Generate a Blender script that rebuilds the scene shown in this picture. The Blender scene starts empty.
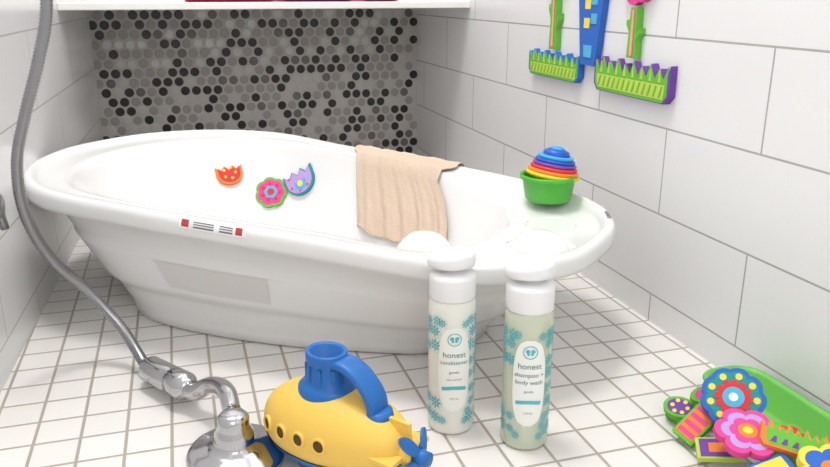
import bpy, math, random
from mathutils import Vector, Matrix
random.seed(4)
S=bpy.context.scene
COL=S.collection
try:
    S.view_settings.view_transform='Standard'
except Exception: pass

def srgb(r,g,b):
    f=lambda c:(c/255/12.92) if c/255<=.04045 else ((c/255+.055)/1.055)**2.4
    return (f(r),f(g),f(b),1)
MC={}
def mat(name,rgb,rough=.5,metal=0,bump=0,bscale=200,var=0,sss=0,trans=0,coat=0):
    if name in MC: return MC[name]
    m=bpy.data.materials.new(name); m.use_nodes=True
    nt=m.node_tree; b=nt.nodes['Principled BSDF']
    c=srgb(*rgb)
    b.inputs['Base Color'].default_value=c
    b.inputs['Roughness'].default_value=rough
    b.inputs['Metallic'].default_value=metal
    if sss:
        b.inputs['Subsurface Weight'].default_value=sss
        b.inputs['Subsurface Radius'].default_value=(.01,.01,.01)
    if trans: b.inputs['Transmission Weight'].default_value=trans
    if coat: b.inputs['Coat Weight'].default_value=coat
    if bump or var:
        tc=nt.nodes.new('ShaderNodeTexCoord'); n=nt.nodes.new('ShaderNodeTexNoise')
        n.inputs['Scale'].default_value=bscale
        nt.links.new(tc.outputs['Object'],n.inputs['Vector'])
        if bump:
            bp=nt.nodes.new('ShaderNodeBump'); bp.inputs['Strength'].default_value=bump
            bp.inputs['Distance'].default_value=.002
            nt.links.new(n.outputs['Fac'],bp.inputs['Height']); nt.links.new(bp.outputs['Normal'],b.inputs['Normal'])
        if var:
            mx=nt.nodes.new('ShaderNodeMix'); mx.data_type='RGBA'
            mx.inputs[6].default_value=tuple(x*(1-var) for x in c[:3])+(1,)
            mx.inputs[7].default_value=c
            nt.links.new(n.outputs['Fac'],mx.inputs[0]); nt.links.new(mx.outputs[2],b.inputs['Base Color'])
    MC[name]=m; return m

def tilemat(name,rgb,grout,axes,bw,rh,mortar,off,shift,rough,var=.04):
    m=bpy.data.materials.new(name); m.use_nodes=True; nt=m.node_tree; L=nt.links
    b=nt.nodes['Principled BSDF']; b.inputs['Roughness'].default_value=rough
    tc=nt.nodes.new('ShaderNodeTexCoord'); sp=nt.nodes.new('ShaderNodeSeparateXYZ')
    L.new(tc.outputs['Object'],sp.inputs[0])
    cb=nt.nodes.new('ShaderNodeCombineXYZ')
    for k in range(2):
        a=nt.nodes.new('ShaderNodeMath'); a.operation='ADD'; a.inputs[1].default_value=shift[k]
        L.new(sp.outputs[axes[k]],a.inputs[0]); L.new(a.outputs[0],cb.inputs[k])
    br=nt.nodes.new('ShaderNodeTexBrick'); br.offset=off; br.offset_frequency=2; br.squash=1
    br.inputs['Scale'].default_value=1; br.inputs['Brick Width'].default_value=bw; br.inputs['Row Height'].default_value=rh
    br.inputs['Mortar Size'].default_value=mortar; br.inputs['Mortar Smooth'].default_value=.25
    c=srgb(*rgb)
    br.inputs['Color1'].default_value=c; br.inputs['Color2'].default_value=tuple(x*(1-var) for x in c[:3])+(1,)
    br.inputs['Mortar'].default_value=srgb(*grout)
    L.new(cb.outputs[0],br.inputs['Vector']); L.new(br.outputs['Color'],b.inputs['Base Color'])
    inv=nt.nodes.new('ShaderNodeMath'); inv.operation='SUBTRACT'; inv.inputs[0].default_value=1; L.new(br.outputs['Fac'],inv.inputs[1])
    nz=nt.nodes.new('ShaderNodeTexNoise'); nz.inputs['Scale'].default_value=9; L.new(tc.outputs['Object'],nz.inputs['Vector'])
    ad=nt.nodes.new('ShaderNodeMath'); ad.operation='MULTIPLY_ADD'; ad.inputs[1].default_value=.35
    L.new(nz.outputs['Fac'],ad.inputs[0]); L.new(inv.outputs[0],ad.inputs[2])
    bp=nt.nodes.new('ShaderNodeBump'); bp.inputs['Strength'].default_value=.5; bp.inputs['Distance'].default_value=.0015
    L.new(ad.outputs[0],bp.inputs['Height']); L.new(bp.outputs['Normal'],b.inputs['Normal'])
    return m

class MB:
    def __init__(s): s.v=[];s.f=[];s.m=[];s.mats=[];s.sm=[]
    def mi(s,m):
        if m not in s.mats: s.mats.append(m)
        return s.mats.index(m)
    def add(s,verts,faces,m,smooth=True,M=None):
        o=len(s.v)
        for v in verts:
            v=Vector(v)
            if M is not None: v=M@v
            s.v.append(v)
        k=s.mi(m)
        for f in faces:
            s.f.append([o+i for i in f]); s.m.append(k); s.sm.append(smooth)
    def loft(s,rings,m,smooth=True,cap0=False,cap1=False,M=None,closed=True,mf=None):
        n=len(rings[0]); vs=[p for r in rings for p in r]; fs=[]
        for k in range(len(rings)-1):
            for i in range(n if closed else n-1):
                j=(i+1)%n
                fs.append([k*n+i,k*n+j,(k+1)*n+j,(k+1)*n+i])
        if cap0: fs.append(list(range(n))[::-1])
        if cap1: fs.append([(len(rings)-1)*n+i for i in range(n)])
        s.add(vs,fs,m,smooth,M)
    def rev(s,prof,m,n=32,M=None,smooth=True,cap=True):
        rings=[[(r*math.cos(2*math.pi*i/n),r*math.sin(2*math.pi*i/n),z) for i in range(n)] for r,z in prof]
        s.loft(rings,m,smooth,cap,cap,M)
    def prism(s,out,z0,z1,m,M=None):
        n=len(out)
        vs=[(x,y,z0) for x,y in out]+[(x,y,z1) for x,y in out]
        fs=[list(range(n))[::-1],[n+i for i in range(n)]]
        s.add(vs,fs,m,False,M)
        s.add(vs,[[i,(i+1)%n,n+(i+1)%n,n+i] for i in range(n)],m,False,M)
    def tube(s,pts,rad,m,n=12,smooth=True,flat=1,M=None,cap=True):
        pts=[Vector(p) for p in pts]; rings=[]; up=Vector((0.13,0.2,1)).normalized()
        prev=None
        for i,p in enumerate(pts):
            t=(pts[min(i+1,len(pts)-1)]-pts[max(i-1,0)]).normalized()
            if prev is None:
                a=t.cross(up)
                if a.length<.1: a=t.cross(Vector((1,0,0)))
            else: a=prev-t*prev.dot(t)
            a.normalize(); prev=a; b=t.cross(a)
            r=rad(i/(len(pts)-1)) if callable(rad) else rad
            rings.append([p+a*r*math.cos(2*math.pi*k/n)+b*r*flat*math.sin(2*math.pi*k/n) for k in range(n)])
        s.loft(rings,m,smooth,cap,cap,M)
    def box(s,a,b,m,M=None,smooth=False):
        x0,y0,z0=a;x1,y1,z1=b
        vs=[(x0,y0,z0),(x1,y0,z0),(x1,y1,z0),(x0,y1,z0),(x0,y0,z1),(x1,y0,z1),(x1,y1,z1),(x0,y1,z1)]
        s.add(vs,[[3,2,1,0],[4,5,6,7],[0,1,5,4],[1,2,6,5],[2,3,7,6],[3,0,4,7]],m,smooth,M)
    def obj(s,name,parent=None,bevel=0,fixn=False):
        me=bpy.data.meshes.new(name); me.from_pydata([tuple(v) for v in s.v],[],s.f)
        for m in s.mats: me.materials.append(m)
        me.polygons.foreach_set('material_index',s.m); me.polygons.foreach_set('use_smooth',s.sm)
        me.update()
        o=bpy.data.objects.new(name,me); COL.objects.link(o)
        if parent: o.parent=parent
        if bevel:
            bv=o.modifiers.new('bv','BEVEL'); bv.width=bevel; bv.segments=3; bv.limit_method='ANGLE'; bv.harden_normals=False
        return o

def catmull(P,sub,closed=False):
    P=[Vector(p) for p in P]; out=[]; n=len(P)
    rng=range(n) if closed else range(n-1)
    for i in rng:
        g=(lambda k:P[k%n]) if closed else (lambda k:P[min(max(k,0),n-1)])
        p0,p1,p2,p3=g(i-1),g(i),g(i+1),g(i+2)
        for j in range(sub):
            t=j/sub
            out.append(.5*((2*p1)+(p2-p0)*t+(2*p0-5*p1+4*p2-p3)*t*t+(3*p1-p0-3*p2+p3)*t**3))
    if not closed: out.append(P[-1])
    return out
def sm(x): x=max(0,min(1,x)); return x*x*(3-2*x)

# ---------------------------------------------------------------- room
RX=.617; BY=2.01; CH=2.25; FY=-.9
def lx(y): return -.186-.041*(BY-y)
tileR=tilemat('wall_tile_right',(240,240,241),(178,176,174),(1,2),.357,.1175,.0014,.5,(-.700+3.57,.0765),.22,.015)
tileL=tilemat('wall_tile_left',(236,236,237),(200,198,196),(1,2),.357,.1175,.0014,.5,(-.62+3.57,.0765),.2,.02)
floorM=tilemat('floor_tile',(237,234,230),(176,167,156),(0,1),.0462,.0462,.0019,0,(5.94+.012,5.94+.02),.32,.05)
white=mat('white_paint',(240,240,238),.5)
def quadobj(name,a,b,c,d,m,th):
    a,b,c,d=[Vector(p) for p in (a,b,c,d)]
    n=(b-a).cross(d-a).normalized()*-th
    mb=MB(); vs=[a,b,c,d,a+n,b+n,c+n,d+n]
    mb.add(vs,[[0,1,2,3],[7,6,5,4],[0,4,5,1],[1,5,6,2],[2,6,7,3],[3,7,4,0]],m,False)
    return mb.obj(name)
quadobj('floor',(-.5,FY,0),(RX+.05,FY,0),(RX+.05,BY+.05,0),(-.5,BY+.05,0),floorM,.05)
quadobj('wall_right',(RX,BY,0),(RX,FY,0),(RX,FY,CH),(RX,BY,CH),tileR,.05)
quadobj('wall_left',(lx(FY),FY,0),(lx(BY),BY,0),(lx(BY),BY,CH),(lx(FY),FY,CH),tileL,.05)
quadobj('ceiling',(-.5,BY,CH),(RX,BY,CH),(RX,FY,CH),(-.5,FY,CH),white,.05)
mb=MB()
grout=mat('mosaic_grout',(190,187,184),.7,bump=.3)
mb.box((-.25,BY,0),(RX+.05,BY+.05,.425),grout)
mb.box((-.25,BY,.425),(RX+.05,BY+.05,CH),white)
pm=[mat('penny_black',(38,36,38),.3),mat('penny_charcoal',(112,106,103),.4),mat('penny_silver',(190,187,184),.3,.25),mat('penny_grey',(158,153,150),.4,.1)]
P=.0262; r=.0108; row=0; z=.012
while z<.42:
    x=-.18+(P/2 if row%2 else 0)
    while x<RX-.01:
        k=random.random(); m=pm[0] if k<.36 else pm[1] if k<.46 else pm[2] if k<.70 else pm[3]
        n=16; ring=lambda rr,dy:[(x+rr*math.cos(2*math.pi*i/n),BY-dy,z+rr*math.sin(2*math.pi*i/n)) for i in range(n)]
        mb.loft([ring(r,0),ring(r,.0008),ring(r*.9,.0012)],m,False,False,True)
        x+=P
    z+=P*.866; row+=1
mb.obj('wall_back')
mb=MB(); sh=mat('shelf_quartz',(244,243,240),.25)
mb.add([(lx(1.62),1.62,.417),(RX,1.62,.417),(RX,BY,.417),(lx(BY),BY,.417),(lx(1.62),1.62,.431),(RX,1.62,.431),(RX,BY,.431),(lx(BY),BY,.431)],
 [[3,2,1,0],[4,5,6,7],[0,1,5,4],[1,2,6,5],[2,3,7,6],[3,0,4,7]],sh,False)
mb.obj('wall_shelf',bevel=.002)
def folded(name,x0,x1,y0,y1,z0,rgb,layers):
    mb=MB(); m=mat(name+'_cloth%d'%int(x0*1000),rgb,.95,bump=.6,bscale=500)
    for k in range(layers):
        h=.022; zc=z0+h*(k+.5); rings=[]
        for i in range(9):
            t=i/8; x=x0+(x1-x0)*t; ring=[]
            for j in range(20):
                a=2*math.pi*j/20; ca,sa=math.cos(a),math.sin(a)
                e=lambda c,p:math.copysign(abs(c)**p,c)
                ring.append((x,(y0+y1)/2+(y1-y0)/2*e(ca,.35)*(1-.02*random.random()),zc+h*.5*e(sa,.7)))
            rings.append(ring)
        mb.loft(rings,m,True,True,True)
    return mb.obj(name)
folded('folded_towel',.03,.20,1.622,1.83,.431,(228,50,110),3)
folded('folded_towel',.22,.36,1.622,1.83,.431,(190,70,120),2)
folded('folded_towel',.385,.46,1.622,1.83,.431,(232,120,170),3)

# ---------------------------------------------------------------- tub
Lx=Vector((-.671,.742)); Wx=Vector((.742,.671)); O=Vector((.1665,1.08))
def cw(l): return .024*(1-sm((l+.2)/.4))
def W2(l,w,z):
    w=w+cw(l); p=O+Lx*l+Wx*w; return Vector((p.x,p.y,z))
rimH=[(-.430,0),(-.422,.075),(-.380,.145),(-.295,.192),(-.1,.222),(.1,.242),(.26,.252),(.37,.195),(.433,.10),(.450,0)]
basH=[(-.275,0),(-.262,.05),(-.235,.09),(-.18,.12),(-.07,.158),(.05,.176),(.16,.174),(.24,.135),(.287,.065),(.3,0)]
opnH=[(-.29,0),(-.285,.05),(-.265,.100),(-.22,.145),(-.09,.180),(.08,.204),(.225,.206),(.31,.155),(.358,.078),(.372,0)]
botH=[(-.20,0),(-.19,.04),(-.17,.075),(-.13,.1),(-.05,.125),(.04,.14),(.13,.138),(.19,.105),(.225,.05),(.235,0)]
SUB=8
def full(H):
    C=H+[(l,-w) for l,w in H[-2:0:-1]]
    return catmull([(l,w,0) for l,w in C],SUB,True)
rim,bas,opn,bot=[full(h) for h in (rimH,basH,opnH,botH)]
N=len(rim)
def inset(R,d):
    out=[]
    for i in range(N):
        t=(R[(i+1)%N]-R[i-1]); n=Vector((t.y,-t.x,0)).normalized()
        if n.dot(R[i]-Vector((0,0,0)))>0: n=-n
        out.append(R[i]+n*d)
    return out
def zt(l): return .168+.040*max(0,min(1,(l+.437)/.88))
ZT=[zt(p.x) for p in rim]
def ring(R,zf):
    return [W2(R[i].x,R[i].y,zf(i)) for i in range(N)]
def lerpR(A,B,g): return [A[i].lerp(B[i],g) for i in range(N)]
rimIn=inset(rim,.026)
rings=[]
rings.append(ring(inset(bas,.010),lambda i:0.0))
rings.append(ring(inset(bas,.003),lambda i:.003))
OUT0=len(rings)
for k in range(1,25):
    f=k/24
    g=f**1.05
    st=.007*(1-sm((f-.27)/.07))+.0045*sm((f-.66)/.05)*(1-sm((f-.95)/.05))
    rings.append(ring(inset(lerpR(bas,rimIn,g),st-.002),lambda i,f=f:.008+f*(ZT[i]-.022-.008)))
OUT1=len(rings)
rings.append(ring(inset(rim,.006),lambda i:ZT[i]-.026))
rings.append(ring(inset(rim,.001),lambda i:ZT[i]-.025))
rings.append(ring(rim,lambda i:ZT[i]-.019))
LIP=len(rings)-1
rings.append(ring(rim,lambda i:ZT[i]-.008))
rings.append(ring(inset(rim,.0025),lambda i:ZT[i]-.002))
rings.append(ring(inset(rim,.007),lambda i:ZT[i]))
rings.append(ring(inset(rim,.013),lambda i:ZT[i]))
foot=lambda i:1-sm((rim[i].x+.40)/.25)
head=lambda i:sm((rim[i].x-.2)/.15)
rec=lambda i:.004+.010*foot(i)+.003*head(i)
rings.append(ring(inset(rim,.018),lambda i:ZT[i]-rec(i)*.7))
r24=inset(rim,.022)
rings.append(ring(r24,lambda i:ZT[i]-rec(i)))
for g in (.35,.7,.9): rings.append(ring(lerpR(r24,opn,g),lambda i:ZT[i]-rec(i)-.001))
rings.append(ring(opn,lambda i:ZT[i]-rec(i)-.005))
IN0=len(rings)
for k in range(1,15):
    f=k/14; g=f**1.25*.8+.2*f
    rings.append(ring(lerpR(opn,bot,g),lambda i,f=f:(ZT[i]-rec(i)-.005)*(1-f)+.024*f))
IN1=len(rings)-1
rings.append(ring(lerpR(bot,[Vector((0,0,0))]*N,.08),lambda i:.018))
rings.append(ring(lerpR(bot,[Vector((0,0,0))]*N,.5),lambda i:.016))
tubM=mat('tub_plastic',(238,238,238),.25,sss=.05,coat=.3)
tub=bpy.data.objects.new('baby_bathtub',None); COL.objects.link(tub)
mb=MB(); mb.loft(rings,tubM,True,True,True); mb.obj('tub_shell',tub)
def surf(i,k):
    k=max(0,min(len(rings)-1.0001,k)); k0=int(k); fk=k-k0
    i0=int(math.floor(i)); fi=i-i0
    a=rings[k0][i0%N].lerp(rings[k0][(i0+1)%N],fi); b=rings[k0+1][i0%N].lerp(rings[k0+1][(i0+1)%N],fi)
    return a.lerp(b,fk)
def snorm(i,k):
    du=surf(i+.5,k)-surf(i-.5,k); dv=surf(i,k+.5)-surf(i,k-.5)
    return du.cross(dv).normalized()
NS=1
if snorm(5*SUB,LIP+4).z<0: NS=-1
def outn(i,k): return snorm(i,k)*NS
def find_i(l,R,side):
    best=None
    for i in range(N):
        if R[i].y*side<=0: continue
        d=abs(R[i].x-l)
        if best is None or d<best[0]: best=(d,i)
    return best[1]
mb=MB()
def mound(l,w,z0,rl,rw,h,p=1):
    rr=[]
    for a in range(11):
        t=a/10*math.pi/2
        rr.append([W2(l+rl*math.cos(t)**p*math.cos(u)+1e-5,w+rw*math.cos(t)**p*math.sin(u),z0+h*math.sin(t)) for u in [2*math.pi*j/32 for j in range(32)]])
    mb.loft(rr,tubM,True,True,True)
mound(-.362,-.034,.150,.036,.034,.026)
mound(-.165,.03,.016,.06,.05,.110,.8)
mb.obj('molded_bumps',tub)
mb=MB()
def dishring(l,w,rl,rw):
    pts=[W2(l+rl*math.cos(t),w+rw*math.sin(t),.1535) for t in [2*math.pi*j/40 for j in range(41)]]
    mb.tube(pts,.0024,tubM,8)
dishring(-.362,-.034,.043,.043)
dishring(-.340,.060,.034,.038)
mb.obj('dish_ring',tub)
mb=MB(); lab=mat('tub_label',(222,220,217),.35)
ia=find_i(.12,rim,-1); ib=find_i(-.085,rim,-1)
if ia>ib: ia,ib=ib,ia
def fk_(f): return OUT0+f*24-1
G=[[surf(ia+(ib-ia)*u/16,fk_(.40+.24*v/6))+outn(ia+(ib-ia)*u/16,fk_(.40+.24*v/6))*.0008 for u in range(17)] for v in range(7)]
mb.loft(G,lab,True,closed=False); mb.obj('side_label',tub)
# small warning sticker on front rim and maker's oval on the foot rim
mb=MB(); prG=mat('print_grey',(120,120,128),.5); prR=mat('print_red',(195,70,70),.5); stk=mat('sticker_white',(250,250,250),.4)
def patch(i0_,i1_,k0_,k1_,m,off):
    G=[[surf(i0_+(i1_-i0_)*u/6,k0_+(k1_-k0_)*v/4)+outn(i0_+(i1_-i0_)*u/6,k0_+(k1_-k0_)*v/4)*off for u in range(7)] for v in range(5)]
    mb.loft(G,m,True,closed=False)
ic=find_i(-.035,rim,-1)
patch(ic-1.7,ic+1.9,LIP+.6,LIP+2.2,stk,.0006)
patch(ic-1.55,ic-1.15,LIP+.8,LIP+2.0,prR,.001)
for q in range(3):
    patch(ic-.9,ic+.2,LIP+.8+.42*q,LIP+.98+.42*q,prG,.001)
    patch(ic+.5,ic+1.2,LIP+.8+.42*q,LIP+.98+.42*q,prG,.001)
patch(ic+1.35,ic+1.7,LIP+.8,LIP+2.0,prR,.001)
ic=find_i(-.41,rim,1)
for q in range(4): patch(ic-1.6+q*.8,ic-1.6+q*.8+.5,LIP+2.5,LIP+3.6,prG,.0006)
mb.obj('rim_print',tub)

# towel over far rim
mb=MB(); tw=mat('muslin_cloth',(226,202,181),.95,bump=.8,bscale=420,var=.12)
i0=find_i(-.13,rim,1); i1=find_i(.085,rim,1)
U=150
ks=[OUT1-8+.0]+[OUT1-8+j*.7 for j in range(1,10)]+[LIP-.6,LIP,LIP+1,LIP+2,LIP+3,LIP+4,LIP+5,LIP+6,LIP+7,LIP+8,LIP+9,IN0]+[IN0+j*.4 for j in range(1,25)]
rows=[]; nk=len(ks)
for q,k in enumerate(ks):
    rowp=[]; f=q/(nk-1)
    for u in range(U+1):
        s=u/U
        dist=abs(f-.4)*1.8
        f2=max(0,(k-IN0)/10)
        ii=i0+(i1-i0)*s+.10*math.sin(7*f+2)-f2*(.6+6.6*(1-s))
        kk=k+(f2*(.35*math.sin(s*11)+.2*math.sin(s*23+1)-.3*s) if f2>0 else 0)
        p=surf(ii,kk)
        n=outn(ii,k)
        if k<LIP-.7: n=outn(ii,OUT0+12)
        amp=.0012+.0065*sm(dist)
        wv=.55+.35*math.sin(s*30+1.0*math.sin(f*3+s*7))+.15*math.sin(s*71+f*3)+.12*math.sin(s*19-f*9)+.05*math.sin(f*40+s*31)
        if OUT1-2<k<LIP-.7: p=p+n*.020
        elif k<=OUT1-2: p=p+n*.014
        rowp.append(p+n*(.0035+amp*max(0,wv)))
    rows.append(rowp)
mb.loft(rows,tw,True,closed=False)
o=mb.obj('muslin_towel'); md=o.modifiers.new('s','SOLIDIFY'); md.thickness=.0012; md.offset=1

# ---------------------------------------------------------------- foam shapes
def C(n): 
    return {'green':mat('foam_green',(104,186,60),.75,bump=.15),'lime':mat('foam_lime',(190,214,84),.75,bump=.15),'blue':mat('foam_blue',(45,105,195),.75,bump=.15),
    'sky':mat('foam_sky',(80,180,220),.75),'pink':mat('foam_pink',(228,70,150),.75),'red':mat('foam_red',(215,55,60),.75),'orange':mat('foam_orange',(240,135,55),.75),
    'yellow':mat('foam_yellow',(245,218,80),.75),'purple':mat('foam_purple',(112,66,160),.75),'teal':mat('foam_teal',(30,145,150),.75),'white':mat('foam_white',(245,245,245),.75),'lilac':mat('foam_lilac',(190,155,220),.75)}[n]
def circ(r,n=24,cx=0,cy=0): return [(cx+r*math.cos(2*math.pi*i/n),cy+r*math.sin(2*math.pi*i/n)) for i in range(n)]
def flower(r,p,a,n=96,ph=0):
    return [(r*(1-a+a*abs(math.cos(p*t/2+ph))**.6)*math.cos(t),r*(1-a+a*abs(math.cos(p*t/2+ph))**.6)*math.sin(t)) for t in [2*math.pi*i/n for i in range(n)]]
def sc(o,k,dx=0,dy=0): return [(x*k+dx,y*k+dy) for x,y in o]
def frame(loc,n,up=(0,0,1),spin=0):
    n=Vector(n).normalized(); up=Vector(up); y=(up-n*up.dot(n)).normalized(); x=y.cross(n)
    M=Matrix(((x.x,y.x,n.x,loc[0]),(x.y,y.y,n.y,loc[1]),(x.z,y.z,n.z,loc[2]),(0,0,0,1)))
    return M@Matrix.Rotation(spin,4,'Z')
def foam(name,base,layers,M,th=.009,into=None,k=1):
    mb=into or MB(); M=M@Matrix.Scale(k,4); mb.prism(base[0],0,th,C(base[1]),M)
    for q,(outs,c) in enumerate(layers):
        if outs and isinstance(outs[0][0],(int,float)): outs=[outs]
        for o in outs: mb.prism(o,th-.001,th+.0005*(q+1),C(c),M)
    if into is None: return mb.obj(name)
def dots(R,r,n): return [circ(r,10,R*math.cos(2*math.pi*i/n),R*math.sin(2*math.pi*i/n)) for i in range(n)]
def intub(l,z,side=1):
    i=find_i(l,opn,side); best=min(range(0,140),key=lambda q:abs(surf(i,IN0+q*.1).z-z)); k=IN0+best*.1
    n=outn(i,k); return surf(i,k)+n*.0012,n
def crown(w,h,rnd):
    return [(-w,h),(-w*.62,h*.45),(-w*.3,h*1.05),(0,h*.45),(w*.3,h*1.05),(w*.62,h*.45),(w,h)]+[(w*math.cos(t),-rnd*math.sin(t)) for t in [math.pi*i/14 for i in range(0,15)]]
p,n=intub(.319,.139); cr=crown(.022,.013,.020)
foam('foam_bath_shape',(cr,'orange'),[(sc(cr,.82),'red'),(dots(.010,.0025,5),'yellow')],frame(p,n,spin=.1),.006,k=1.05)
p,n=intub(.265,.107); fl=flower(.031,7,.14)
foam('foam_bath_flower',(fl,'green'),[(flower(.0265,7,.16),'pink'),(dots(.017,.0035,7),'red'),(flower(.013,6,.2),'sky'),(circ(.007),'red')],frame(p,n),.006,k=.92)
p,n=intub(.185,.131); cr=crown(.031,.019,.029)
foam('foam_bath_shape',(cr,'teal'),[(sc(cr,.88),'lilac'),([sc(crown(.012,.008,.012),1,0,-.008)],'sky'),([circ(.006,16,0,-.008)],'yellow'),(dots(.021,.002,7)[3:],'pink')],frame(p,n,spin=.6),.006,k=.96)

# on right wall
def wall(y,z): return frame((RX-.0008,y,z),(-1,0,0))
def grass(w,h):
    nb=10
    o=[(-w,-h*.6),(-w*.9,-h),(w*.9,-h),(w,-h*.6)]
    top=[]
    for k in range(nb):
        x=w-2*w*k/(nb-1); top.append((x,h*(1.0 if k%2==0 else .8)))
        if k<nb-1: top.append((x-w/(nb-1)*.9,h*.25))
    return o+top
def grasspiece(y,z,w=.1,h=.022,c='green',rim_='blue'):
    g=grass(w,h)
    lay=[([sc(g,.955)],c),([[( -w*.88,-h*.78),(w*.88,-h*.78),(w*.90,-h*.02),(-w*.90,-h*.02)]],'lime'),
     ([[(x-.004,-h*.7),(x+.000,-h*.7),(x+.005,-h*.1),(x+.002,-h*.1)] for x in [w*(-.82+.136*k) for k in range(13)]],'green'),
     ([[(w-2*w*k/9-.0025,h*.1),(w-2*w*k/9+.0025,h*.1),(w-2*w*k/9,h*.75)] for k in range(1,9)],'lime')]
    return foam('foam_grass',(g,rim_),lay,wall(y,z),.010)
grasspiece(1.200,.333,.092,.022)
grasspiece(.963,.334,.096,.025,rim_='purple')
def stem(y,z0,z1,w,topr=.05):
    h=z1-z0
    o=[(-w,0),(w,0),(w*.8,h*.35),(w*1.5,h*.5),(w*1.5,h*.6),(w*.8,h*.5),(w*.7,h),(-w*.7,h),(-w*.8,h*.66),(-w*1.5,h*.75),(-w*1.5,h*.66),(-w*.8,h*.5)]
    foam('foam_flower_stem',(o,'green'),[([[(-w*.5,h*.03),(w*.5,h*.03),(w*.35,h*.97),(-w*.35,h*.97)]],'pink'),([[(-w*.25,h*.05),(w*.25,h*.05),(w*.15,h*.95),(-w*.15,h*.95)]],'lime')],wall(y,z0),.010)
    foam('foam_bath_flower',(flower(topr,7,.15),'pink'),[(flower(topr*.8,7,.2),'yellow'),(circ(topr*.4),'orange'),(circ(topr*.2),'blue')],wall(y,z1+topr+.002),.010)
stem(1.205,.358,.455,.012)
stem(.964,.362,.430,.011,.04)
o=[(-.022,0),(.022,0),(.040,.12),(.044,.17),(-.044,.17),(-.040,.12)]
foam('foam_flower_pot',(o,'blue'),[([[(-.016+.001*q,.055+.028*q),(.0+.001*q,.055+.028*q),(.002+.001*q,.07+.028*q),(-.016+.001*q,.07+.028*q)] for q in range(3)],'yellow'),([[(.006,.062+.028*q),(.022,.062+.028*q),(.023,.077+.028*q),(.006,.077+.028*q)] for q in range(3)],'sky'),([[(-.010,.012),(.012,.012),(.014,.03),(-.012,.03)]],'sky')],wall(1.084,.342),.010)

# ---------------------------------------------------------------- stacking cups
mb=MB()
c0=W2(-.303,.140,ZT[find_i(-.31,rim,1)]-.006)
cupc=[mat('cup_green',(80,185,60),.35),mat('cup_yellow',(245,215,50),.35),mat('cup_orange',(245,140,40),.35),mat('cup_red',(225,50,60),.35),mat('cup_purple',(120,70,170),.35),mat('cup_blue',(30,90,200),.35),mat('cup_sky',(60,170,225),.35)]
Mc=Matrix.Translation(c0)
mb.rev([(.029,-.001),(.0325,.002),(.0375,.030),(.041,.031),(.041,.0365),(.0385,.037),(.036,.033),(.028,.006)],cupc[0],40,Mc)
z=.034; R=.0385
Mt=Mc@Matrix.Rotation(math.radians(9),4,'Y')
for k,ci in enumerate([1,2,3,4,5,6]):
    mb.rev([(R-.006,z-.004),(R-.001,z),(R,z+.001),(R,z+.0035),(R-.002,z+.0045),(R-.005,z+.0048)],cupc[ci],40,Mt)
    z+=.0050; R-=.0026
mb.rev([(.019,z-.004),(.019,z+.002),(.017,z+.006),(.0125,z+.008)],cupc[5],32,Mt)
mb.rev([(.010,z+.006),(.010,z+.010),(.006,z+.012)],cupc[6],24,Mt)
mb.obj('stacking_cups')

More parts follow.
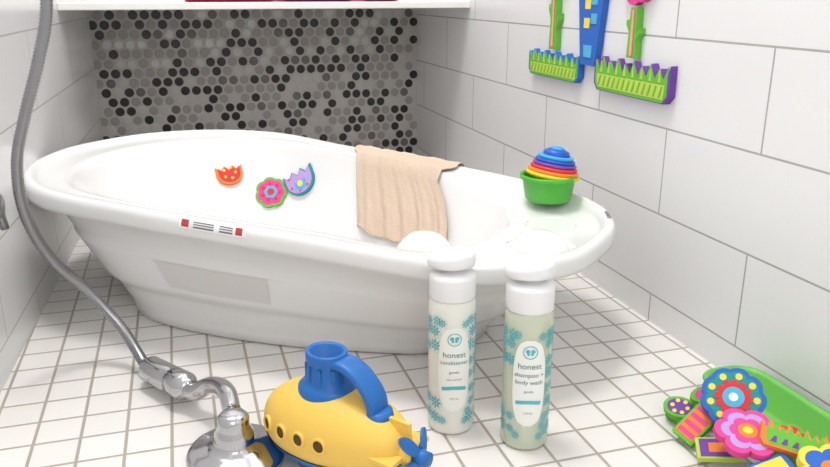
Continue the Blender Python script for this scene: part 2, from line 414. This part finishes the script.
# ---------------------------------------------------------------- bottles
def textmesh(s,size):
    cu=bpy.data.curves.new('t','FONT'); cu.body=s; cu.size=size; cu.align_x='CENTER'; cu.resolution_u=3
    ob=bpy.data.objects.new('t',cu); COL.objects.link(ob); bpy.context.view_layer.update()
    me=bpy.data.meshes.new_from_object(ob.evaluated_get(bpy.context.evaluated_depsgraph_get()))
    vs=[tuple(v.co) for v in me.vertices]; fs=[list(p.vertices) for p in me.polygons]
    bpy.data.objects.remove(ob); bpy.data.meshes.remove(me); return vs,fs
teal=mat('label_teal',(88,188,198),.5); teal2=mat('label_teal_light',(150,212,214),.5); navy=mat('label_text',(60,130,140),.5)
labw=mat('label_white',(244,246,240),.4); capw=mat('bottle_cap_white',(242,242,243),.3)
def bottle(cx,cy,body,lines,spin):
    R=.0245
    e=bpy.data.objects.new('shampoo_bottle',None); COL.objects.link(e)
    T=Matrix.Translation((cx,cy,0)); th0=math.atan2(-cy,-cx)+spin
    mb=MB()
    mb.rev([(R*.8,.0015),(R*.93,0),(R,.004),(R,.140),(R*.97,.147),(R*.9,.151),(R*.86,.152)],body,48,T); mb.obj('body',e)
    mb=MB()
    mb.rev([(R*.9,.150),(R*.96,.1505),(R*.98,.153),(R*.98,.172),(R*.95,.177),(R*.5,.178),(R*.34,.179),(R*.34,.187)],capw,48,T)
    rr=[]
    for zz,k in [(.1835,.82),(.185,.96),(.188,1),(.194,1),(.197,.96),(.1985,.85),(.1975,.6),(.197,.2)]:
        ring_=[]
        for i in range(48):
            a=2*math.pi*i/48; x=.0235*k*math.cos(a); y=.0200*k*math.sin(a)
            if x<0: x*=1.12
            ring_.append((x,y,zz+.12*x*(1 if zz>.189 else .2)))
        rr.append(ring_)
    mb.loft(rr,capw,True,True,True,T@Matrix.Rotation(-.3,4,'Z')); mb.obj('pump_cap',e)
    mb=MB()
    def wrap(pts,off): return [(cx+(R+off)*math.cos(th0+x/R),cy+(R+off)*math.sin(th0+x/R),y) for x,y in pts]
    rnd=random.Random(int(cx*1000))
    def disc(o,m,off): mb.add(wrap(o,off),[list(range(len(o)))],m,False)
    def curl(x,y,r):
        for k in range(8):
            a=2*math.pi*k/8; o=[(x+r*.62*math.cos(a)+r*.36*math.cos(b)*math.cos(a)-r*.15*math.sin(b)*math.sin(a),y+r*.62*math.sin(a)+r*.36*math.cos(b)*math.sin(a)+r*.15*math.sin(b)*math.cos(a)) for b in [2*math.pi*j/10 for j in range(10)]]
            disc(o,teal,.0006)
        disc(circ(r*.2,10,x,y),teal,.0006)
        for k in range(14):
            a=2*math.pi*k/14; disc(circ(r*.09,6,x+r*1.14*math.cos(a),y+r*1.14*math.sin(a)),teal2,.0006)
    for sx in (-1,1):
        for y in [.022,.038,.054,.07,.086,.102,.118,.130]:
            for xx in (.0205,.032):
                if sx==-1 and .045<y<.10: continue
                curl(sx*(xx+rnd.uniform(-.002,.002)),y+rnd.uniform(-.002,.002),rnd.uniform(.0052,.0076))
    for x,y in [(-.012,.018),(.013,.017),(.016,.028),(.012,.128),(-.013,.129)]: curl(x,y,.005)
    for q in range(24):
        y0=.030+.095*q/24; y1=.030+.095*(q+1)/24
        w=lambda y:.0165*max(0,1-abs((y-.0775)/.0478)**2.8)**(1/2.8)
        xs=[-1+2*u/10 for u in range(11)]
        a=wrap([(w(y0)*x,y0) for x in xs],.0009); b=wrap([(w(y1)*x,y1) for x in xs],.0009)
        mb.loft([a,b],labw,True,closed=False)
    A=wrap(circ(.0072,30,0,.112),.0012);B=wrap(circ(.0062,30,0,.112),.0012); mb.loft([A,B],teal,True)
    for dx,dy,rr_ in [(-.0025,.0012,.0022),(.0025,.0012,.0022),(-.0018,-.0018,.0015),(.0018,-.0018,.0015)]: disc(circ(rr_,10,dx,.112+dy),teal,.0013)
    for s,size,y in lines:
        vs,fs=textmesh(s,size)
        mb.add(wrap([(x,y+yy) for x,yy,_ in vs],.0013),fs,navy,False)
    xs=[-.0125+.025*u/10 for u in range(11)]
    mb.loft([wrap([(x,.0545+.0008*math.cos(x*200)) for x in xs],.0012),wrap([(x,.0585+.0008*math.cos(x*200)) for x in xs],.0012)],teal,True,closed=False)
    mb.obj('label',e)
b1=mat('bottle_cream',(238,238,230),.3,sss=.1); b2=mat('bottle_green_tint',(212,219,196),.15,sss=.1,trans=.1,coat=.5)
bottle(.2525,.698,b1,[('honest',.0085,.092),('conditioner',.0062,.084),('gentle',.0042,.074),('clean & kind',.0032,.066),('10 fl oz',.003,.044)],.12)
bottle(.3165,.648,b2,[('honest',.0085,.094),('shampoo +',.0064,.085),('body wash',.0064,.077),('gentle',.0038,.068),('10 fl oz',.003,.044)],.12)

# ---------------------------------------------------------------- toy submarine
sub=bpy.data.objects.new('toy_submarine',None); COL.objects.link(sub)
ang=math.atan2(-.697,.718)-.14
Ms=Matrix.Translation((.119,.653,0))@Matrix.Rotation(ang,4,'Z')
yel=mat('sub_yellow',(242,200,92),.5,bump=.05); blu=mat('sub_blue',(28,105,182),.42); blk=mat('sub_hole_dark',(90,66,26),.8)
def hull(u):
    if u<0: return math.sqrt(max(0,1-abs(u)**2.6))
    return math.sqrt(max(0,1-abs(u)**2.2))*(1-.12*u)
HL=.086
def hsec(u,a,grow=0):
    r=max(hull(u),.02); c,s=math.cos(a),math.sin(a)
    e=lambda c,p:math.copysign(abs(c)**p,c)
    zc=.047+.004*u
    return (u*HL,(.045*r+grow)*e(c,.9),zc+(.044*r+grow)*s*(1 if s>0 else .95))
mb=MB(); us=[-math.cos(math.pi*k/40) for k in range(41)]
up=[[hsec(u,-.45+(math.pi+.9)*j/40) for j in range(41)] for u in us]
mb.loft(up,yel,True,closed=False,M=Ms)
lo=[[hsec(u,math.pi+.43+(math.pi-.86)*j/20,.0012) for j in range(21)] for u in us]
mb.loft(lo,blu,True,closed=False,M=Ms); mb.obj('hull',sub)
mb=MB()
kp=[(.055*math.cos(t),.024*math.sin(t)) for t in [2*math.pi*i/32 for i in range(32)]]
mb.prism(kp,0,.012,blu,Ms)
for sy in (-1,1):
    for u in (-.66,-.38,-.1,.18):
        a=.12 if sy>0 else math.pi-.12
        p=Vector(hsec(u,a)); q1=Vector(hsec(u+.02,a))-p; q2=Vector(hsec(u,a+.02))-p; n=q1.cross(q2).normalized()
        if n.y*p.y<0: n=-n
        F=Ms@frame(p,n,(0,0,1))
        mb.rev([(.0082,-.002),(.0082,.0012),(.0075,.002),(.0060,.002),(.0056,.0006)],yel,24,F,cap=False)
        mb.rev([(.0060,-.001),(.0060,.0008),(.003,.0009)],blk,20,F)
mb.obj('portholes',sub)
mb=MB()
Tt=Ms@Matrix.Translation((-.010,0,-.004))
def ell(z,rx,ry,dx=0): return [(dx+rx*math.cos(2*math.pi*i/36),ry*math.sin(2*math.pi*i/36),z) for i in range(36)]
mb.loft([ell(.082,.031,.027),ell(.093,.030,.026),ell(.097,.026,.023),ell(.099,.0215,.0195),ell(.118,.0195,.0175),ell(.121,.021,.019),ell(.129,.021,.019),ell(.130,.020,.018),ell(.129,.016,.014),ell(.100,.015,.013)],blu,True,False,True,Tt)
for k in range(10):
    a=2*math.pi*k/10
    mb.box((-.0015,-.001,-.008),(.0015,.001,.008),blu,Tt@Matrix.Translation((.0208*math.cos(a),.0187*math.sin(a),.109))@Matrix.Rotation(a+math.pi/2,4,'Z'))
mb.obj('tower',sub)
mb=MB()
hp=catmull([(.004,0,.118),(.016,0,.1185),(.030,0,.113),(.042,0,.103),(.049,0,.092),(.051,0,.080)],8)
rr=[]
for i,p in enumerate(hp):
    t=(hp[min(i+1,len(hp)-1)]-hp[max(0,i-1)]).normalized(); b=Vector((0,1,0)); c=t.cross(b)
    rr.append([p+b*.0130*math.copysign(abs(math.cos(q))**.5,math.cos(q))+c*.0048*math.copysign(abs(math.sin(q))**.6,math.sin(q)) for q in [2*math.pi*j/20 for j in range(20)]])
mb.loft(rr,blu,True,True,True,Ms)
mb.rev([(.013,.066),(.015,.077),(.014,.082),(.008,.083)],blu,28,Ms@Matrix.Translation((.051,0,.0)))
mb.obj('handle',sub)
mb=MB()
mb.tube([(.076,0,.05),(.094,0,.05)],.012,yel,20,M=Ms)
for k in range(2):
    A=Ms@Matrix.Translation((.074,0,.05))@Matrix.Rotation(math.pi/2*k+math.pi/2,4,'X')
    mb.box((-.016,-.030,-.002),(.014,.030,.002),yel,A)
mb.tube([(.094,0,.05),(.108,0,.05)],.0075,blu,20,M=Ms)
for k in range(4):
    A=Ms@Matrix.Translation((.102,0,.05))@Matrix.Rotation(math.pi/2*k+.6,4,'X')@Matrix.Rotation(.5,4,'Z')
    o=[(.006*math.sin(t),.018+.013*math.cos(t)) for t in [2*math.pi*j/16 for j in range(16)]]
    mb.prism(o,-.0015,.0015,blu,A@Matrix.Rotation(math.pi/2,4,'Y'))
mb.obj('propeller',sub)

# ---------------------------------------------------------------- hand shower
hs=bpy.data.objects.new('hand_shower',None); COL.objects.link(hs)
chrome=mat('chrome',(190,190,193),.12,1); steel=mat('brushed_hose_steel',(150,150,153),.3,1); rub=mat('nozzle_rubber',(60,60,64),.6)
mb=MB()
path=catmull([(-.056,.872,.018),(-.070,.913,.018),(-.095,.95,.054),(-.131,.965,.101),(-.163,.953,.15),(-.178,.932,.209),(-.1765,.92,.269),(-.161,.92,.323),(-.140,.92,.381),(-.124,.92,.442),(-.118,.92,.55),(-.135,.92,.70),(-.19,.92,.80)],40)
acc=[0]
for a,b in zip(path,path[1:]): acc.append(acc[-1]+(b-a).length)
step=.0020; tot=acc[-1]; pts=[]; j=0; s=0
while s<tot:
    while acc[j+1]<s: j+=1
    pts.append(path[j].lerp(path[j+1],(s-acc[j])/(acc[j+1]-acc[j]))); s+=step
mb.tube(pts,(lambda f:.0068 if int(round(f*(len(pts)-1)))%2 else .0055),steel,14)
mb.obj('hose',hs)
mb=MB()
mb.tube([(-.19,.92,.80),(-.2,.92,.81),(lx(.92)+.001,.92,.81)],.012,chrome,20)
mb.obj('wall_outlet',hs)
A=Vector((-.064,.890,.021)); B=Vector((-.016,.810,.026)); D=(B-A)
def along(prof,m,n=32,o=None,d=None):
    mb.rev(prof,m,n,frame(o or A,d or D,(0,0,1)))
mb=MB()
Ld=D.length
along([(.008,-.006),(.0085,0),(.0145,.004),(.016,.008),(.016,.052),(.0145,.055),(.0145,.058),(.0165,.060),(.0165,Ld-.012),(.0150,Ld-.009),(.0115,Ld-.006),(.011,Ld)],chrome)
arm=catmull([B-D*.05,B+D*.10,(.004,.785,.040),(.015,.755,.053),(.021,.728,.058),(.023,.706,.052)],10)
mb.tube(arm,lambda f:.0105-.0015*f,chrome,24)
mb.obj('handle_fitting',hs)
mb=MB()
Mh=Matrix.Translation((.023,.686,.001))@Matrix.Rotation(.05,4,'X')
mb.rev([(.042,.002),(.045,.001),(.049,.003),(.0505,.008),(.0505,.015),(.0485,.018),(.046,.0185),(.040,.021),(.030,.024),(.022,.027),(.020,.031),(.0205,.038),(.0175,.043),(.016,.047),(.0165,.055),(.012,.060),(.004,.061)],chrome,64,Mh@Matrix.Diagonal((.94,.94,1,1)))
for rr_ in (.012,.022,.032,.04):
    for k in range(int(rr_*800)):
        a=2*math.pi*k/int(rr_*800)
        mb.rev([(.0012,0.0006),(.0014,.0025)],rub,6,Mh@Matrix.Translation((rr_*math.cos(a),rr_*math.sin(a),0)))
mb.obj('spray_head',hs)

mb=MB(); F=frame((lx(.965)+.0005,.965,.213),(1,.041,0),(0,0,1))
mb.rev([(.036,0),(.036,.004),(.030,.009),(.014,.010),(.014,.020),(.012,.022)],steel,40,F)
mb.tube([(0,0,.016),(0,-.028,.020)],.005,steel,14,M=F)
mb.obj('shower_valve')

# ---------------------------------------------------------------- toy bin + foam pile
gb=mat('bin_green',(112,192,84),.4)
mb=MB()
def rrect(x0,x1,y0,y1,r,z,n=8):
    o=[]
    for cx,cy,a0 in [(x1-r,y1-r,0),(x0+r,y1-r,90),(x0+r,y0+r,180),(x1-r,y0+r,270)]:
        for k in range(n+1):
            a=math.radians(a0+90*k/n); o.append((cx+r*math.cos(a),cy+r*math.sin(a),z))
    return o
x0,x1,y0,y1=.530,.609,.33,.664
def rc(d,z,r): return rrect(x0+d,x1-d,y0+d,y1-d,r,z)
mb.loft([rc(.012,.0005,.02),rc(.010,.003,.022),rc(.004,.034,.028),rc(.001,.035,.030),rc(.0,.037,.030),rc(.001,.039,.030),rc(.0045,.039,.026),rc(.007,.035,.025),rc(.013,.006,.02),rc(.016,.004,.018)],gb,True,True,True)
mb.obj('toy_bin')
pile=MB()
def pos(x,y,z,n,spin=0,up=(0,0,1)): return frame((x,y,z),n,up,spin)
def pf(*a,**k): foam('x',*a,into=pile,**k)
pf((flower(.036,9,.10),'blue'),[(flower(.031,9,.12),'teal'),([circ(.004,10,.0255*math.cos(2*math.pi*i/9),.0255*math.sin(2*math.pi*i/9)) for i in range(9)],'yellow'),(flower(.021,12,.25),'red'),(circ(.012),'sky'),(circ(.005),'white')],pos(.519,.582,.049,(-.45,-.6,.65)),.010,k=.88)
pf((flower(.040,6,.22),'pink'),[(flower(.032,6,.25),'lilac'),(flower(.022,6,.22),'pink'),(circ(.012),'orange'),(circ(.006),'yellow')],pos(.496,.531,.040,(-.15,-.25,.95)),.010,k=.76)
bar=[(-.028,-.016),(.028,-.016),(.028,.016),(-.028,.016)]
pf((bar,'green'),[([sc(bar,.85)],'orange'),([[(x-.003,-.012),(x+.003,-.012),(x+.003,.012),(x-.003,.012)] for x in (-.018,-.006,.006,.018)],'pink')],pos(.488,.592,.018,(-.55,-.35,.78),spin=1.2),.009,k=.8)
pf(([(x,y*.75) for x,y in circ(.022)],'green'),[([(x,y*.75) for x,y in circ(.017)],'purple'),(dots(.010,.003,6),'yellow')],pos(.493,.628,.014,(-.35,-.3,.9)),.010,k=.8)
pf(([(x*1.5,y*.8) for x,y in circ(.02)],'green'),[([(x*1.5,y*.8) for x,y in circ(.015)],'pink')],pos(.517,.616,.034,(-.3,-.4,.85),spin=.4),.010,k=.65)
pf((bar,'lime'),[([sc(bar,.85)],'purple'),([sc(bar,.45)],'orange')],pos(.484,.552,.012,(-.3,-.3,.9),spin=.3),.010,k=.75)
pf((circ(.026),'sky'),[(circ(.02),'lime')],pos(.502,.570,.001,(0,0,1)),.010,k=.8)
pf((circ(.026),'purple'),[(circ(.02),'yellow')],pos(.500,.515,.001,(0,0,1)),.010,k=.9)
pf((bar,'green'),[([sc(bar,.8)],'lilac')],pos(.508,.630,.001,(0,0,1),up=(0,1,0)),.010,k=.8)
g=grass(.045,.018)
pf((g,'orange'),[([sc(g,.85)],'green'),([[(x-.004,-.012),(x+.003,-.012),(x+.003,-.004),(x,-.004)] for x in (-.03,-.018,-.006,.006,.018,.03)],'purple')],pos(.530,.500,.043,(-.2,-.45,.85),spin=-.3),.009,k=.8)
pf((flower(.028,5,.3),'yellow'),[(flower(.022,5,.3),'blue'),(circ(.008),'orange')],pos(.520,.455,.042,(-.2,-.3,.9)),.010)
pf((bar,'blue'),[([sc(bar,.8)],'yellow')],pos(.490,.490,.022,(-.3,-.2,.9),spin=.9),.010,k=.85)
pf((bar,'purple'),[([sc(bar,.82)],'lime'),([circ(.008)],'pink')],pos(.566,.49,.014,(-.3,-.35,.9),spin=.5),.010,k=.8)
pf((flower(.03,6,.2),'green'),[(flower(.024,6,.2),'red'),(circ(.009),'yellow')],pos(.568,.55,.010,(-.1,-.2,.95)),.009,k=.7)
pf((circ(.026),'purple'),[(circ(.02),'lime'),(circ(.01),'pink')],pos(.569,.43,.012,(-.1,-.1,.95)),.010,k=.85)
pf((flower(.03,5,.3),'sky'),[(flower(.022,5,.3),'pink')],pos(.568,.375,.012,(-.1,-.1,.95)),.010,k=.75)
pile.obj('foam_toy_pile')

# ---------------------------------------------------------------- lights / world / camera
w=bpy.data.worlds.new('world'); S.world=w; w.use_nodes=True
w.node_tree.nodes['Background'].inputs[0].default_value=(1,.995,.985,1); w.node_tree.nodes['Background'].inputs[1].default_value=.85
def area(name,loc,tgt,size,pw,col=(1,1,1)):
    l=bpy.data.lights.new(name,'AREA'); l.size=size; l.energy=pw; l.color=col
    o=bpy.data.objects.new(name,l); COL.objects.link(o); o.location=loc
    o.rotation_euler=(Vector(tgt)-Vector(loc)).to_track_quat('-Z','Y').to_euler()
area('ceiling_light',(.05,1.0,2.2),(.25,1.05,0),.4,20,(1,.985,.965))
area('bathroom_light',(-.2,-1.3,1.7),(.3,1.1,.2),1.0,15,(1,.99,.98))
c=bpy.data.cameras.new('cam'); c.lens=771/830*36; c.sensor_width=36; c.clip_start=.01
co=bpy.data.objects.new('camera',c); COL.objects.link(co); co.location=(0,0,.45)
co.rotation_euler=(math.radians(90-17.4),0,math.radians(-16.9)); S.camera=co
